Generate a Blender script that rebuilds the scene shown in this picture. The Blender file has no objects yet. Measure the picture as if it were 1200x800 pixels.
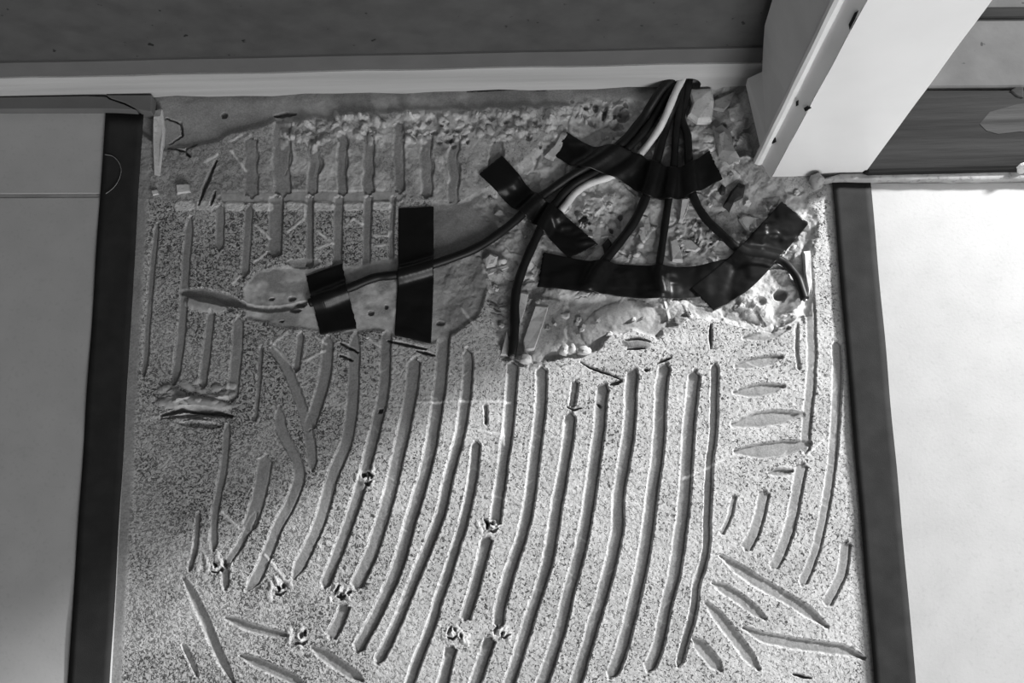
import bpy, bmesh, math, random
import numpy as np
from mathutils import Vector, Matrix
random.seed(7); RNG = np.random.default_rng(11)
S = bpy.context.scene
COL = S.collection

# ------------------------------------------------------------------ camera
F = 1416.0; H = 0.75
THETA = math.atan(346.3 / F); ROLL = math.radians(-2.3)
MROT = Matrix.Rotation(THETA, 3, 'X') @ Matrix.Rotation(ROLL, 3, 'Z')
MR = np.array(MROT)
cam = bpy.data.cameras.new('camera'); camo = bpy.data.objects.new('camera', cam); COL.objects.link(camo)
cam.sensor_width = 36.0; cam.lens = F / 1200 * 36; cam.clip_start = 0.01
camo.matrix_world = Matrix.Translation((0, 0, H)) @ MROT.to_4x4()
S.camera = camo

def P(u, v, z=0.0):
    """photo pixel -> point on the horizontal plane at height z"""
    d = MROT @ Vector(((u - 600) / F, -(v - 400) / F, -1.0))
    return Vector((0, 0, H)) + d * ((z - H) / d.z)
def RAY(u, v):
    return MROT @ Vector(((u - 600) / F, -(v - 400) / F, -1.0))
def PIX(x, y, z=0.0):
    q = np.stack([x, y, np.full_like(x, z) - H], -1) @ MR
    return 600 + F * q[..., 0] / -q[..., 2], 400 - F * q[..., 1] / -q[..., 2]

# ------------------------------------------------------------------ light
S.view_settings.view_transform = 'Standard'; S.view_settings.look = 'None'
S.view_settings.gamma = 1.0; S.view_settings.use_curve_mapping = False
S.view_settings.exposure = 0.0
w = bpy.data.worlds.new('room_light'); S.world = w; w.use_nodes = True
w.node_tree.nodes['Background'].inputs[0].default_value = (1, 1, 1, 1)
w.node_tree.nodes['Background'].inputs[1].default_value = 0.13
# work lamp standing beyond the doorway: its light travels to the left and a little away from the wall
sl = bpy.data.lights.new('doorway_lamp', 'POINT'); so = bpy.data.objects.new('doorway_lamp', sl); COL.objects.link(so)
a0 = P(1011, 206); a1 = P(443, 530); hd = (a1 - a0); hd.z = 0; hd.normalize()
so.location = a0 - hd * 1.25 + Vector((0, 0, .57)); sl.energy = 238; sl.shadow_soft_size = .075
# unseen fill light behind the camera, added to brighten the door casing front
al = bpy.data.lights.new('front_fill', 'AREA'); ao = bpy.data.objects.new('front_fill', al); COL.objects.link(ao)
al.shape = 'RECTANGLE'; al.size = 1.3; al.size_y = 1.3; al.energy = 62
ao.location = (1.1, -2.4, 1.15); ao.rotation_euler = (Vector((0.15, 0.3, 0.05)) - ao.location).to_track_quat('-Z', 'Y').to_euler()

# ------------------------------------------------------------------ materials
def mat(name, col, rough=0.85, var=0.15, scale=60, bump=0.2, bscale=300, pits=0.0, pscale=900, plo=.3, phi=.42, spec=0.3, stretch=None, dist=0.0006):
    m = bpy.data.materials.new(name); m.use_nodes = True; t = m.node_tree; n = t.nodes; L = t.links
    b = n['Principled BSDF']; b.inputs['Roughness'].default_value = rough; b.inputs['Specular IOR Level'].default_value = spec
    tc = n.new('ShaderNodeTexCoord'); src = tc.outputs['Object']
    if stretch:
        mp = n.new('ShaderNodeMapping'); mp.inputs['Scale'].default_value = stretch; L.new(src, mp.inputs['Vector']); src = mp.outputs[0]
    nz = n.new('ShaderNodeTexNoise'); nz.inputs['Scale'].default_value = scale; nz.inputs['Detail'].default_value = 6; L.new(src, nz.inputs['Vector'])
    r = n.new('ShaderNodeMapRange'); r.inputs[1].default_value = .3; r.inputs[2].default_value = .7
    r.inputs[3].default_value = col * (1 - var); r.inputs[4].default_value = col * (1 + var); L.new(nz.outputs['Fac'], r.inputs[0])
    out = r.outputs[0]
    if pits:
        pz = n.new('ShaderNodeTexNoise'); pz.inputs['Scale'].default_value = pscale; pz.inputs['Detail'].default_value = 2; L.new(src, pz.inputs['Vector'])
        pr = n.new('ShaderNodeMapRange'); pr.inputs[1].default_value = plo; pr.inputs[2].default_value = phi; pr.inputs[3].default_value = 1 - pits; pr.inputs[4].default_value = 1
        L.new(pz.outputs['Fac'], pr.inputs[0])
        mu = n.new('ShaderNodeMath'); mu.operation = 'MULTIPLY'; L.new(out, mu.inputs[0]); L.new(pr.outputs[0], mu.inputs[1]); out = mu.outputs[0]
    L.new(out, b.inputs['Base Color'])
    if bump:
        bz = n.new('ShaderNodeTexNoise'); bz.inputs['Scale'].default_value = bscale; bz.inputs['Detail'].default_value = 4; L.new(src, bz.inputs['Vector'])
        bp = n.new('ShaderNodeBump'); bp.inputs['Strength'].default_value = bump; bp.inputs['Distance'].default_value = dist
        L.new(bz.outputs['Fac'], bp.inputs['Height']); L.new(bp.outputs[0], b.inputs['Normal'])
    return m

def bed_material():
    m = bpy.data.materials.new('tile_adhesive'); m.use_nodes = True; t = m.node_tree; n = t.nodes; L = t.links
    b = n['Principled BSDF']; b.inputs['Roughness'].default_value = .9; b.inputs['Specular IOR Level'].default_value = .2
    tc = n.new('ShaderNodeTexCoord'); at = n.new('ShaderNodeAttribute'); at.attribute_name = 'zone'
    sp = n.new('ShaderNodeSeparateColor'); L.new(at.outputs['Color'], sp.inputs[0])
    def noise(sc, det=3, dis=0.0):
        z = n.new('ShaderNodeTexNoise'); z.inputs['Scale'].default_value = sc; z.inputs['Detail'].default_value = det; z.inputs['Distortion'].default_value = dis
        L.new(tc.outputs['Object'], z.inputs['Vector']); return z.outputs['Fac']
    def rng(x, a, c, lo, hi):
        r = n.new('ShaderNodeMapRange'); r.inputs[1].default_value = a; r.inputs[2].default_value = c; r.inputs[3].default_value = lo; r.inputs[4].default_value = hi
        L.new(x, r.inputs[0]); return r.outputs[0]
    def mth(op, x, y):
        q = n.new('ShaderNodeMath'); q.operation = op
        for i, k in enumerate((x, y)):
            if isinstance(k, (int, float)): q.inputs[i].default_value = k
            else: L.new(k, q.inputs[i])
        return q.outputs[0]
    def lerp(f, x, y):
        q = n.new('ShaderNodeMix'); q.data_type = 'FLOAT'; L.new(f, q.inputs[0])
        for i, k in ((2, x), (3, y)):
            if isinstance(k, (int, float)): q.inputs[i].default_value = k
            else: L.new(k, q.inputs[i])
        return q.outputs[0]
    smooth = mth('MULTIPLY', rng(noise(55, 5), .3, .7, .86, 1.14), rng(noise(900, 3), .3, .7, .25, .35))
    # flattened ridge tops: pale paste with worm-like dark sand grains
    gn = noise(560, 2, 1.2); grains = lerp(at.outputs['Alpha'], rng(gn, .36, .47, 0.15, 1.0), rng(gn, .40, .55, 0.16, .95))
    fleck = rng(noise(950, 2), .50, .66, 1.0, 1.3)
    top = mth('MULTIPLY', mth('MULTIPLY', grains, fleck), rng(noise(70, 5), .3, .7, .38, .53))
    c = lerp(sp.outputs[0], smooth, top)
    palec = mth('MULTIPLY', rng(noise(260, 5), .25, .7, .46, .80), 1.0)
    c = lerp(sp.outputs[1], c, palec)
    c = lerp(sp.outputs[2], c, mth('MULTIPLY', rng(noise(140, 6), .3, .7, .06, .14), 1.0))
    L.new(c, b.inputs['Base Color'])
    hb = mth('ADD', mth('MULTIPLY', mth('SUBTRACT', grains, .5), sp.outputs[0]), mth('MULTIPLY', noise(1100, 3), .35))
    bp = n.new('ShaderNodeBump'); bp.inputs['Strength'].default_value = .6; bp.inputs['Distance'].default_value = .0005
    L.new(hb, bp.inputs['Height']); L.new(bp.outputs[0], b.inputs['Normal'])
    return m

M = dict(
    bed=bed_material(),
    screed=mat('screed', .17, .95, .2, 40, .4, 200),
    tile=mat('pale_tile', .46, .45, .045, 45, .10, 500, pits=.06, pscale=420, spec=.35),
    grout=mat('grout', .30, .9, .15, 80, .3, 500),
    wall=mat('grey_wall_paint', .078, .6, .16, 60, .15, 160, pits=.8, pscale=150, plo=.25, phi=.29),
    band=mat('grey_band_paint', .13, .55, .08, 40, .1, 200),
    white=mat('white_timber', .46, .6, .13, 18, .35, 60, stretch=(.25, 6, 6), dist=.001),
    gloss=mat('white_gloss_paint', .80, .35, .03, 25, .08, 60, spec=.4),
    jamb=mat('jamb_paint', .85, .5, .06, 25, .1, 80),
    bead=mat('bead_paint', .85, .4, .05, 60, .1, 200),
    wood=mat('dark_stained_wood', .020, .6, .45, 14, .6, 40, stretch=(.6, 9, 4), dist=.0010, spec=.08),
    woodbare=mat('worn_bare_wood', .045, .8, .45, 18, .6, 60, stretch=(.6, 9, 4), dist=.0010, spec=.08),
    slab=mat('doorway_slab', .085, .8, .18, 40, .3, 160, pits=.7, pscale=150, plo=.26, phi=.30),
    ledge=mat('mortar_ledge', .34, .85, .22, 90, .5, 400, pits=.35, pscale=350),
    vinyl=mat('black_cloth_tape', .034, .75, .14, 90, .35, 1500, spec=.06, dist=.0003),
    tape=mat('black_tape', .008, .36, .2, 90, .10, 120, spec=.28),
    cable=mat('black_cable_sheath', .009, .48, .25, 120, .12, 300, spec=.3),
    cablew=mat('white_cable_sheath', .72, .5, .12, 150, .1, 300),
    copper=mat('copper_core', .25, .35, .1, 200, .0),
    plaster=mat('pale_plaster', .56, .9, .16, 130, .5, 420, pits=.25, pscale=600),
    mortar=mat('grey_mortar', .33, .9, .2, 120, .5, 420, pits=.3, pscale=500),
    dark=mat('charcoal_stone', .035, .8, .5, 160, .6, 400),
    fibre=mat('pale_fibre', .3, .7, .05, 200, 0),
)

# ------------------------------------------------------------------ object helpers
def link(o, parent=None):
    COL.objects.link(o)
    if parent: o.parent = parent
    return o
def build(name, verts, faces, m, parent=None, smooth=False):
    me = bpy.data.meshes.new(name); me.from_pydata([tuple(v) for v in verts], [], faces); me.update()
    bm = bmesh.new(); bm.from_mesh(me); bmesh.ops.recalc_face_normals(bm, faces=bm.faces); bm.to_mesh(me); bm.free()
    if smooth: me.polygons.foreach_set('use_smooth', [True] * len(me.polygons))
    me.materials.append(M[m]); return link(bpy.data.objects.new(name, me), parent)
def tag(o, label, cat, group=None):
    o['label'] = label; o['category'] = cat
    if group: o['group'] = group
    return o
def struct(o): o['kind'] = 'structure'; return o
def empty(name, loc=(0, 0, 0)):
    o = bpy.data.objects.new(name, None); o.empty_display_size = .02; o.location = loc; return link(o)
def prism(bottom, top):
    n = len(bottom); vs = list(bottom) + list(top)
    fs = [list(range(n))[::-1], list(range(n, 2 * n))] + [[i, (i + 1) % n, n + (i + 1) % n, n + i] for i in range(n)]
    return vs, fs
def bevel(o, wd, seg=2):
    b = o.modifiers.new('bevel', 'BEVEL'); b.width = wd; b.segments = seg; b.limit_method = 'ANGLE'; return o
def catmull(pts, n=14):
    pts = [np.array(p, float) for p in pts]; q = [2 * pts[0] - pts[1]] + pts + [2 * pts[-1] - pts[-2]]; out = []
    for i in range(1, len(q) - 2):
        for k in range(n):
            t = k / n; a, b, c, d = q[i - 1:i + 3]
            out.append(.5 * (2 * b + (c - a) * t + (2 * a - 5 * b + 4 * c - d) * t * t + (3 * b - a - 3 * c + d) * t ** 3))
    return np.array(out + [pts[-1]])

# ------------------------------------------------------------------ noise (numpy)
TAB = RNG.random((256, 256))
def vnoise(x, y):
    xi = np.floor(x).astype(int); yi = np.floor(y).astype(int); fx = x - xi; fy = y - yi
    fx = fx * fx * (3 - 2 * fx); fy = fy * fy * (3 - 2 * fy)
    g = lambda a, b: TAB[a & 255, b & 255]
    return (g(xi, yi) * (1 - fx) + g(xi + 1, yi) * fx) * (1 - fy) + (g(xi, yi + 1) * (1 - fx) + g(xi + 1, yi + 1) * fx) * fy
def fbm(x, y, o=3):
    s = 0; a = 1; t = 0
    for i in range(o): s = s + a * vnoise(x * 2 ** i + 17.3 * i, y * 2 ** i + 5.7 * i); t += a; a *= .5
    return s / t
def voronoi(x, y):
    xi = np.floor(x).astype(int); yi = np.floor(y).astype(int); f1 = np.full(x.shape, 9.); f2 = f1.copy(); val = np.zeros(x.shape)
    for dx in (-1, 0, 1):
        for dy in (-1, 0, 1):
            cx = xi + dx; cy = yi + dy
            px = cx + TAB[cx & 255, cy & 255]; py = cy + TAB[(cy + 91) & 255, (cx + 37) & 255]
            d = np.hypot(x - px, y - py); c = TAB[(cx + 53) & 255, (cy + 129) & 255]
            nb = d < f1; f2 = np.where(nb, f1, np.minimum(f2, d)); val = np.where(nb, c, val); f1 = np.where(nb, d, f1)
    return val, f2 - f1
def sstep(a, b, x):
    t = np.clip((x - a) / (b - a), 0, 1); return t * t * (3 - 2 * t)

# ------------------------------------------------------------------ room frame (along the wall / away from it)
OR = P(890, 97); LF = P(0, 115)
EX = (OR - LF).normalized(); EY = Vector((-EX.y, EX.x, 0))
def R(s, t, z): return OR + EX * s + EY * t + Vector((0, 0, z))
def WALLPT(u, v, t=0.0):
    """photo pixel -> (s, z) on the vertical plane at distance t from the wall line"""
    d = RAY(u, v); k = ((OR + EY * t) - Vector((0, 0, H))).dot(EY) / d.dot(EY)
    p = Vector((0, 0, H)) + d * k; return (p - OR).dot(EX), p.z
def wall_prism(name, sz, t0, t1, m, parent=None):
    return build(name, *prism([R(s, t0, z) for s, z in sz], [R(s, t1, z) for s, z in sz]), m, parent)

# wall, grey band and white strip; the cable hole is a real notch
def notch(u0, u1, vtop, t):
    a = WALLPT(u0, 108, t)[0]; b = WALLPT(u1, 108, t)[0]; zt = WALLPT((u0 + u1) / 2, vtop, t)[1]; c = (a + b) / 2; r = (b - a) / 2
    return [(c + r * math.cos(q), zt * (.15 + .85 * math.sin(q)) if 0 < q < math.pi else -.012) for q in [math.pi * k / 12 for k in range(13)]]
LEFT = -1.3; RIGHT = .006
zw0 = WALLPT(400, 84, -.0025)[1]; zw1 = WALLPT(400, 66, -.0015)[1]
nb = [(LEFT, -.012)] + [(x, z) for x, z in notch(786, 819, 92, 0)][::-1] + [(RIGHT, -.012)]
nb = [(LEFT, -.012)] + sorted(notch(786, 819, 92, 0), key=lambda p: p[0]) + [(RIGHT, -.012)]
struct(wall_prism('wall_back', nb + [(RIGHT, 2.4), (LEFT, 2.4)], 0, .12, 'wall'))
wob = lambda s: .0012 * math.sin(s * 60) + .0008 * math.sin(s * 143 + 1)
def strip(name, z0, z1, t, m, s0, s1, wz=1.0, n=60, base=False):
    xs = [s0 + (s1 - s0) * k / n for k in range(n + 1)]
    lo = [(x, z0 + (0 if base else .0)) for x in xs]
    if base:
        nt = sorted(notch(786, 819, 92, t), key=lambda p: p[0])
        lo = [p for p in [(x, z0 + wob(x)) for x in xs] if p[0] < nt[0][0] - .002 or p[0] > nt[-1][0] + .002] + nt
        lo.sort(key=lambda p: p[0])
    hi = [(x, z1 + wz * wob(x + .3) * .5) for x in xs][::-1]
    return struct(wall_prism(name, lo + hi, t, .001, m))
strip('trim_1', .0015, zw0, -.0025, 'white', LEFT, WALLPT(893, 84, -.0025)[0], base=True)
strip('trim_2', zw0 - .002, zw1, -.0015, 'band', LEFT, WALLPT(894, 70, -.003)[0], wz=.4)

# ------------------------------------------------------------------ door casing
dj = struct(empty('door_1', P(905, 207)))
def dchild(o): o.parent = dj; o.matrix_parent_inverse = Matrix.Translation(-dj.location); return o
TOPZ = 2.1
f0 = P(905, 207); f1 = P(1011, 206); g0 = P(893, 189); h0 = P(887, 181)
back = EY * .11
def post(name, pts, m, z0=-.004, bv=.0015):
    bt = [Vector((p.x, p.y, z0)) for p in pts]; tp = [Vector((p.x, p.y, TOPZ)) for p in pts]
    # a ring every few cm so that edges can wander like old paint
    rings = 90; n = len(pts); vs = []; fs = []
    for k in range(rings + 1):
        z = z0 + (TOPZ - z0) * (k / rings) ** 2
        for i, p in enumerate(pts): vs.append((p.x + .0001 * math.sin(z * 90 + i), p.y + .0001 * math.sin(z * 70 + i * 2), z))
    for k in range(rings):
        for i in range(n): fs.append([k * n + i, k * n + (i + 1) % n, (k + 1) * n + (i + 1) % n, (k + 1) * n + i])
    fs += [list(range(n))[::-1], [rings * n + i for i in range(n)]]
    return dchild(build(name, vs, fs, m))
post('front_board', [f0, f1, f1 + EY * .03, g0 + EY * .03 + EX * .012, g0 + EX * .008 + EY * .004], 'gloss', z0=.0)
post('splayed_edge', [f0 - EX * .0006, f0 + EX * .004 + EY * .012, g0 + EX * .02 + EY * .02, g0 + EY * .003, g0], 'jamb')
post('bead', [g0 + Vector((math.cos(a) * .0034 - .0015, math.sin(a) * .0034 + .002, 0)) for a in [math.tau * k / 10 for k in range(10)]], 'bead')
# jamb board: its far edge meets the wall on a leaning, chipped line
far = [WALLPT(u, v, -.0072) for u, v in ((874, 100), (876, 92), (893, 84), (894, 60), (896, 30), (905, 0), (918, -40))] + [(.0, 2.1)]
vs = []; fs = []; k = len(far)
for s, z in far: vs.append(R(s, -.0072 if z > .02 else -.007, z))
for s, z in far: vs.append(Vector((h0.x, h0.y, z)))
for s, z in far: vs.append(R(s + .06, -.0072, z))
for s, z in far: vs.append(Vector((h0.x, h0.y, z)) + EX * .05)
for i in range(k - 1):
    fs += [[i, i + 1, k + i + 1, k + i], [2 * k + i, 3 * k + i, 3 * k + i + 1, 2 * k + i + 1], [k + i, k + i + 1, 3 * k + i + 1, 3 * k + i], [i, 2 * k + i, 2 * k + i + 1, i + 1]]
fs += [[0, k, 3 * k, 2 * k], [k - 1, 3 * k - 1, 4 * k - 1, 2 * k - 1]]
dchild(build('jamb_board', vs, fs, 'jamb'))
nsp = (g0 - f0).cross(Vector((0, 0, 1))).normalized()
if nsp.x > 0: nsp = -nsp
def on_splay(u, v):
    d = RAY(u, v); o = Vector((0, 0, H)); return o + d * ((f0 - o).dot(nsp) / d.dot(nsp))
for px in ([(996, 28), (1003, 14), (1007, 12), (1003, 22), (997, 34)], [(943, 126), (948, 123), (950, 127), (945, 130)], [(905, 163), (909, 161), (910, 166), (906, 168)], [(934, 118), (936, 117), (936, 123), (934, 124)]):
    q = [on_splay(u, v) for u, v in px]; dchild(build('paint_chip', *prism([p - nsp * .0005 for p in q], [p + nsp * .0008 for p in q]), 'wood'))
post('jamb_core', [f1 + EY * .029, f1 + EY * .10, h0 + EX * .012 + EY * .075, h0 + EX * .012 + EY * .02], 'jamb')

# ------------------------------------------------------------------ doorway threshold
def slabpx(name, px, z0, z1, m, parent=None, bv=.001):
    o = build(name, *prism([P(u, v, z1).xy.to_3d() + Vector((0, 0, z0)) for u, v in px], [P(u, v, z1) for u, v in px]), m, parent)
    return bevel(o, bv) if bv else o
th = struct(slabpx('trim_3', [(1013, 203), (1013, 104), (1210, 104), (1330, 104), (1330, 199), (1190, 199)], -.012, .011, 'wood', bv=.003))
def wavy(px0, px1, n, amp, seed):
    rr = random.Random(seed); return [(px0[0] + (px1[0] - px0[0]) * i / n, px0[1] + (px1[1] - px0[1]) * i / n + rr.uniform(-amp, amp)) for i in range(n + 1)]
o = slabpx('worn_patch', [(1148, 145), (1160, 131), (1178, 126), (1192, 122), (1215, 120), (1215, 156), (1195, 154), (1170, 157), (1156, 153)], .0100, .0112, 'woodbare', th, bv=0)
slabpx('wood_knob', [(1184, 106), (1190, 102), (1200, 102), (1200, 115), (1192, 113)], .010, .0118, 'woodbare', th)
struct(slabpx('trim_4', wavy((960, 211), (1340, 209), 24, .8, 3) + wavy((1340, 198), (985, 202), 24, 1.0, 4), -.012, .0072, 'ledge', bv=.0015))
struct(slabpx('floor_doorway', [(1000, 104), (1340, 102), (1500, -400), (1000, -400)], -.03, .010, 'slab', bv=.002))
struct(slabpx('trim_5', [(1030, 22), (1400, 20), (1400, 6), (1030, 8)], .009, .012, 'wood', bv=.002))
def blob(name, u, v, z, ru, rv, rz, m, seed=0, parent=None, n=10):
    rr = random.Random(seed); c = P(u, v, z); sc = .000545; vs = []; fs = []
    for i in range(n // 2 + 1):
        for j in range(n):
            a = math.pi * i / (n // 2); b = math.tau * j / n; q = 1 + rr.uniform(-.16, .16)
            vs.append(c + Vector((ru * sc * math.sin(a) * math.cos(b) * q, rv * sc * math.sin(a) * math.sin(b) * q, rz * math.cos(a) * q)))
    for i in range(n // 2):
        for j in range(n): fs.append([i * n + j, i * n + (j + 1) % n, (i + 1) * n + (j + 1) % n, (i + 1) * n + j])
    o = build(name, vs, fs, m, parent, smooth=True); bm = bmesh.new(); bm.from_mesh(o.data); bmesh.ops.remove_doubles(bm, verts=bm.verts, dist=1e-6); bm.to_mesh(o.data); bm.free(); return o
tag(blob('mortar_lump', 957, 212, .006, 9, 10, .007, 'ledge', 5), 'rounded grey mortar lump at the foot of the white door casing', 'mortar')
tag(blob('plaster_crumb', 1197, 197, .009, 7, 6, .005, 'plaster', 6), 'white plaster crumb on the dark wooden threshold', 'plaster')

# ------------------------------------------------------------------ floor tiles
floor = struct(build('floor', *prism([(-1.6, -1.6, -.05), (1.6, -1.6, -.05), (1.6, .75, -.05), (-1.6, .75, -.05)], [(-1.6, -1.6, -.014), (1.6, -1.6, -.014), (1.6, .75, -.014), (-1.6, .75, -.014)]), 'screed'))
TZ = .0016
slabpx('tile', [(-500, 130), (122, 129), (165, 134), (161, 227), (-500, 229)], -.012, TZ, 'tile', floor, .0008)
slabpx('tile', [(-500, 232.5), (160.5, 230.5), (128, 830), (115, 1060), (-500, 1060)], -.012, TZ, 'tile', floor, .0008)
slabpx('grout_line', [(-500, 229.5), (124, 227.5), (124, 231), (-500, 232)], -.012, TZ - .0003, 'grout', floor, 0)
slabpx('tile', [(977, 214), (1700, 210), (1700, 1060), (1050, 1060), (1029, 830)], -.012, TZ, 'tile', floor, .0008)
# filler ledge between left tile and white strip, cracked in two
lg = struct(empty('trim_6', P(90, 120)))
def lchild(px, nm, m='ledge', z1=.009):
    o = slabpx(nm, px, -.012, z1, m, None, .0006); o.parent = lg; o.matrix_parent_inverse = Matrix.Translation(-lg.location); return o
lchild([(-500, 121), (100, 112), (124, 113), (128, 116), (145, 122), (160, 129), (120, 127.5), (-500, 129)], 'filler_strip', 'band')
lchild([(124, 111), (178, 111), (177, 131), (163, 129), (146, 120), (130, 115)], 'filler_strip', 'band')
def tapequad(name, px, label, z):
    # side strips of cloth tape, lightly rippled, with real thickness
    (a, b), (c, d) = px; n = 60; vs = []; fs = []
    for i in range(n + 1):
        t = i / n
        for j in range(7):
            q = j / 6
            u = (a[0] + (c[0] - a[0]) * t) * (1 - q) + (b[0] + (d[0] - b[0]) * t) * q; v = (a[1] + (c[1] - a[1]) * t) * (1 - q) + (b[1] + (d[1] - b[1]) * t) * q
            u += .3 * math.sin(t * 31 + q) * (1 if q in (0, 1) else 0)
            p = P(u, v, z); p.z += .00025 * math.sin(t * 40 + q * 5); vs.append(p)
    for i in range(n):
        for j in range(6): fs.append([i * 7 + j, i * 7 + j + 1, i * 7 + j + 8, i * 7 + j + 7])
    o = build(name, vs, fs, 'vinyl', None, True); sm = o.modifiers.new('thick', 'SOLIDIFY'); sm.thickness = .0004; sm.offset = 1
    return tag(o, label, 'tape')
tapequad('edge_tape', (((124, 132), (168, 133)), ((63, 1050), (114, 1050))), 'black cloth tape along the edge of the shaded tiles with the grout line', TZ + .0007)
tapequad('edge_tape', (((975, 214), (1020, 213)), ((1046, 1050), (1096, 1050))), 'black cloth tape along the edge of the bright tile below the wooden threshold', TZ + .0007)

# ------------------------------------------------------------------ adhesive bed: a real relief
STEP = .00047
cs = [P(u, v) for u, v in ((124, 915), (1049, 915), (1000, 96), (155, 96))]
X0, X1 = min(c.x for c in cs), max(c.x for c in cs); Y0, Y1 = min(c.y for c in cs), max(c.y for c in cs)
NX = int((X1 - X0) / STEP) + 1; NY = int((Y1 - Y0) / STEP) + 1
gx = X0 + STEP * np.arange(NX); gy = Y0 + STEP * np.arange(NY)
GX, GY = np.meshgrid(gx, gy); U0, V0 = PIX(GX, GY)
U = U0 + 2.2 * (fbm(U0 / 45, V0 / 45, 2) - .5) + 1.0 * (fbm(U0 / 9, V0 / 9, 2) - .5) + 1.3 * (fbm(U0 / 3.2 + 40, V0 / 3.2, 2) - .5)
V = V0 + 2.2 * (fbm(U0 / 45 + 90, V0 / 45 + 20, 2) - .5) + 1.0 * (fbm(U0 / 9 + 33, V0 / 9, 2) - .5) + 1.3 * (fbm(U0 / 3.2 + 70, V0 / 3.2 + 31, 2) - .5)
Hh = np.zeros_like(U); SPK = np.ones_like(U); PALE = np.zeros_like(U); DRK = np.zeros_like(U); ID = np.zeros(U.shape, int); PART = []

def sub(pts, m):
    a = np.array(pts, float); return (U0 > a[:, 0].min() - m) & (U0 < a[:, 0].max() + m) & (V0 > a[:, 1].min() - m) & (V0 < a[:, 1].max() + m)
def bbox(pts, m):
    k = sub(pts, m); r = np.where(k.any(1))[0]; c = np.where(k.any(0))[0]
    return None if len(r) == 0 or len(c) == 0 else (slice(r[0], r[-1] + 1), slice(c[0], c[-1] + 1))
def dist_line(pts, u, v):
    """distance to a polyline, side (+ = right of travel when going down the photo) and arc parameter"""
    best = np.full(u.shape, 1e9); side = np.zeros(u.shape); par = np.zeros(u.shape); L = 0; ls = []
    for a, b in zip(pts[:-1], pts[1:]): ls.append(math.hypot(b[0] - a[0], b[1] - a[1]))
    T = sum(ls) or 1
    for (a, b), l in zip(zip(pts[:-1], pts[1:]), ls):
        dx, dy = (b[0] - a[0]) / l, (b[1] - a[1]) / l
        t = np.clip((u - a[0]) * dx + (v - a[1]) * dy, 0, l); d = np.hypot(u - a[0] - t * dx, v - a[1] - t * dy)
        s = -((u - a[0]) * dy - (v - a[1]) * dx)
        k = d < best; best = np.where(k, d, best); side = np.where(k, np.sign(-s), side); par = np.where(k, (L + t) / T, par); L += l
    return best, side, par, T
def poly_in(pts, u, v):
    ins = np.zeros(u.shape, bool); n = len(pts)
    for i in range(n):
        (x1, y1), (x2, y2) = pts[i], pts[(i + 1) % n]
        if y1 == y2: continue
        c = ((y1 > v) != (y2 > v)) & (u < (x2 - x1) * (v - y1) / (y2 - y1) + x1); ins ^= c
    return ins
def poly_mask(pts, soft, amp=0, sc=14):
    """soft inside mask of a polygon, wobbling by amp pixels"""
    bb = bbox(pts, soft * 2 + amp + 4); u = U0[bb]; v = V0[bb]
    if amp: u = u + 2 * amp * (fbm(u / sc + 3, v / sc, 3) - .5); v = v + 2 * amp * (fbm(u / sc + 60, v / sc + 9, 3) - .5)
    d = dist_line(list(pts) + [pts[0]], u, v)[0]; s = np.where(poly_in(pts, u, v), d, -d)
    return bb, sstep(-soft, soft, s), u, v
def groove(pts, w, depth=2.6, taper=0.06, edge=True, smooth=1.0, name='trowel_groove', dark=0):
    """pts = shaded edge (right/upper), the trough lies w pixels to its left"""
    pts = [tuple(p) for p in catmull(pts, 5)] if len(pts) > 2 else pts
    c = []
    for i, p in enumerate(pts):
        q0 = pts[max(0, i - 1)]; q1 = pts[min(len(pts) - 1, i + 1)]; dx, dy = q1[0] - q0[0], q1[1] - q0[1]; l = math.hypot(dx, dy) or 1
        nx, ny = -dy / l, dx / l                       # left of travel going down = smaller u
        if edge:
            if nx > 0: nx, ny = -nx, -ny
            c.append((p[0] + nx * w / 2, p[1] + ny * w / 2))
        else: c.append(p)
    bb = bbox(c, w + 8)
    if bb is None: return
    u, v = U[bb], V[bb]; d, side, par, T = dist_line(c, u, v)
    wl = w / 2 * np.clip(np.minimum(par, 1 - par) / max(taper, 1e-3), .12, 1) ** .5
    s = wl - d                                            # >0 inside
    soft = .8 if edge else 1.3
    m = sstep(-soft, soft, s)
    lip = np.exp(-((s + 1.8) / 1.2) ** 2) * (.14 if depth > 2.6 else .1)
    if edge:      # combed floor: deep at the left step, rising to the right, with a crevice under the right-hand ridge
        x = np.clip(.5 + side * d / (2 * wl), 0, 1)
        floor_h = -depth * (1.0 - .42 * x) - .4 * depth * np.exp(-((s - 1.0) / 1.0) ** 2) * (side > 0)
    else: floor_h = -depth
    h = Hh[bb]; np.minimum(h, h * (1 - m) + (floor_h + .25 * (fbm(u / 5, v / 12) - .5)) * m, out=h); h += lip * (1 - m)
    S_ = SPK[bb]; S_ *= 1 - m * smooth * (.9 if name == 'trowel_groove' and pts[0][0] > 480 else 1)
    D_ = DRK[bb]; np.maximum(D_, m * dark, out=D_); P_ = PALE[bb]; P_ *= 1 - m
    PART.append(name); ID[bb][m > .5] = len(PART)
def gouge(pts, w, depth=4.0, dark=.0):
    bb = bbox(pts, w + 5)
    if bb is None: return
    d, _, par, T = dist_line(pts, U[bb], V[bb]); wl = w / 2 * (.35 + .65 * np.sin(np.pi * np.clip(par, .02, .98)))
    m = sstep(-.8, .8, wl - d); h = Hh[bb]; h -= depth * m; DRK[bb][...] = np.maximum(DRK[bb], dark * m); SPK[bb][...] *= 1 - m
def palemark(pts, w, amt=.8, up=.3):
    bb = bbox(pts, w + 5)
    if bb is None: return
    d = dist_line(pts, U[bb], V[bb])[0]; m = sstep(-1, 1, w / 2 - d) * amt; PALE[bb][...] = np.maximum(PALE[bb], m); Hh[bb][...] += up * m
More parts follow.
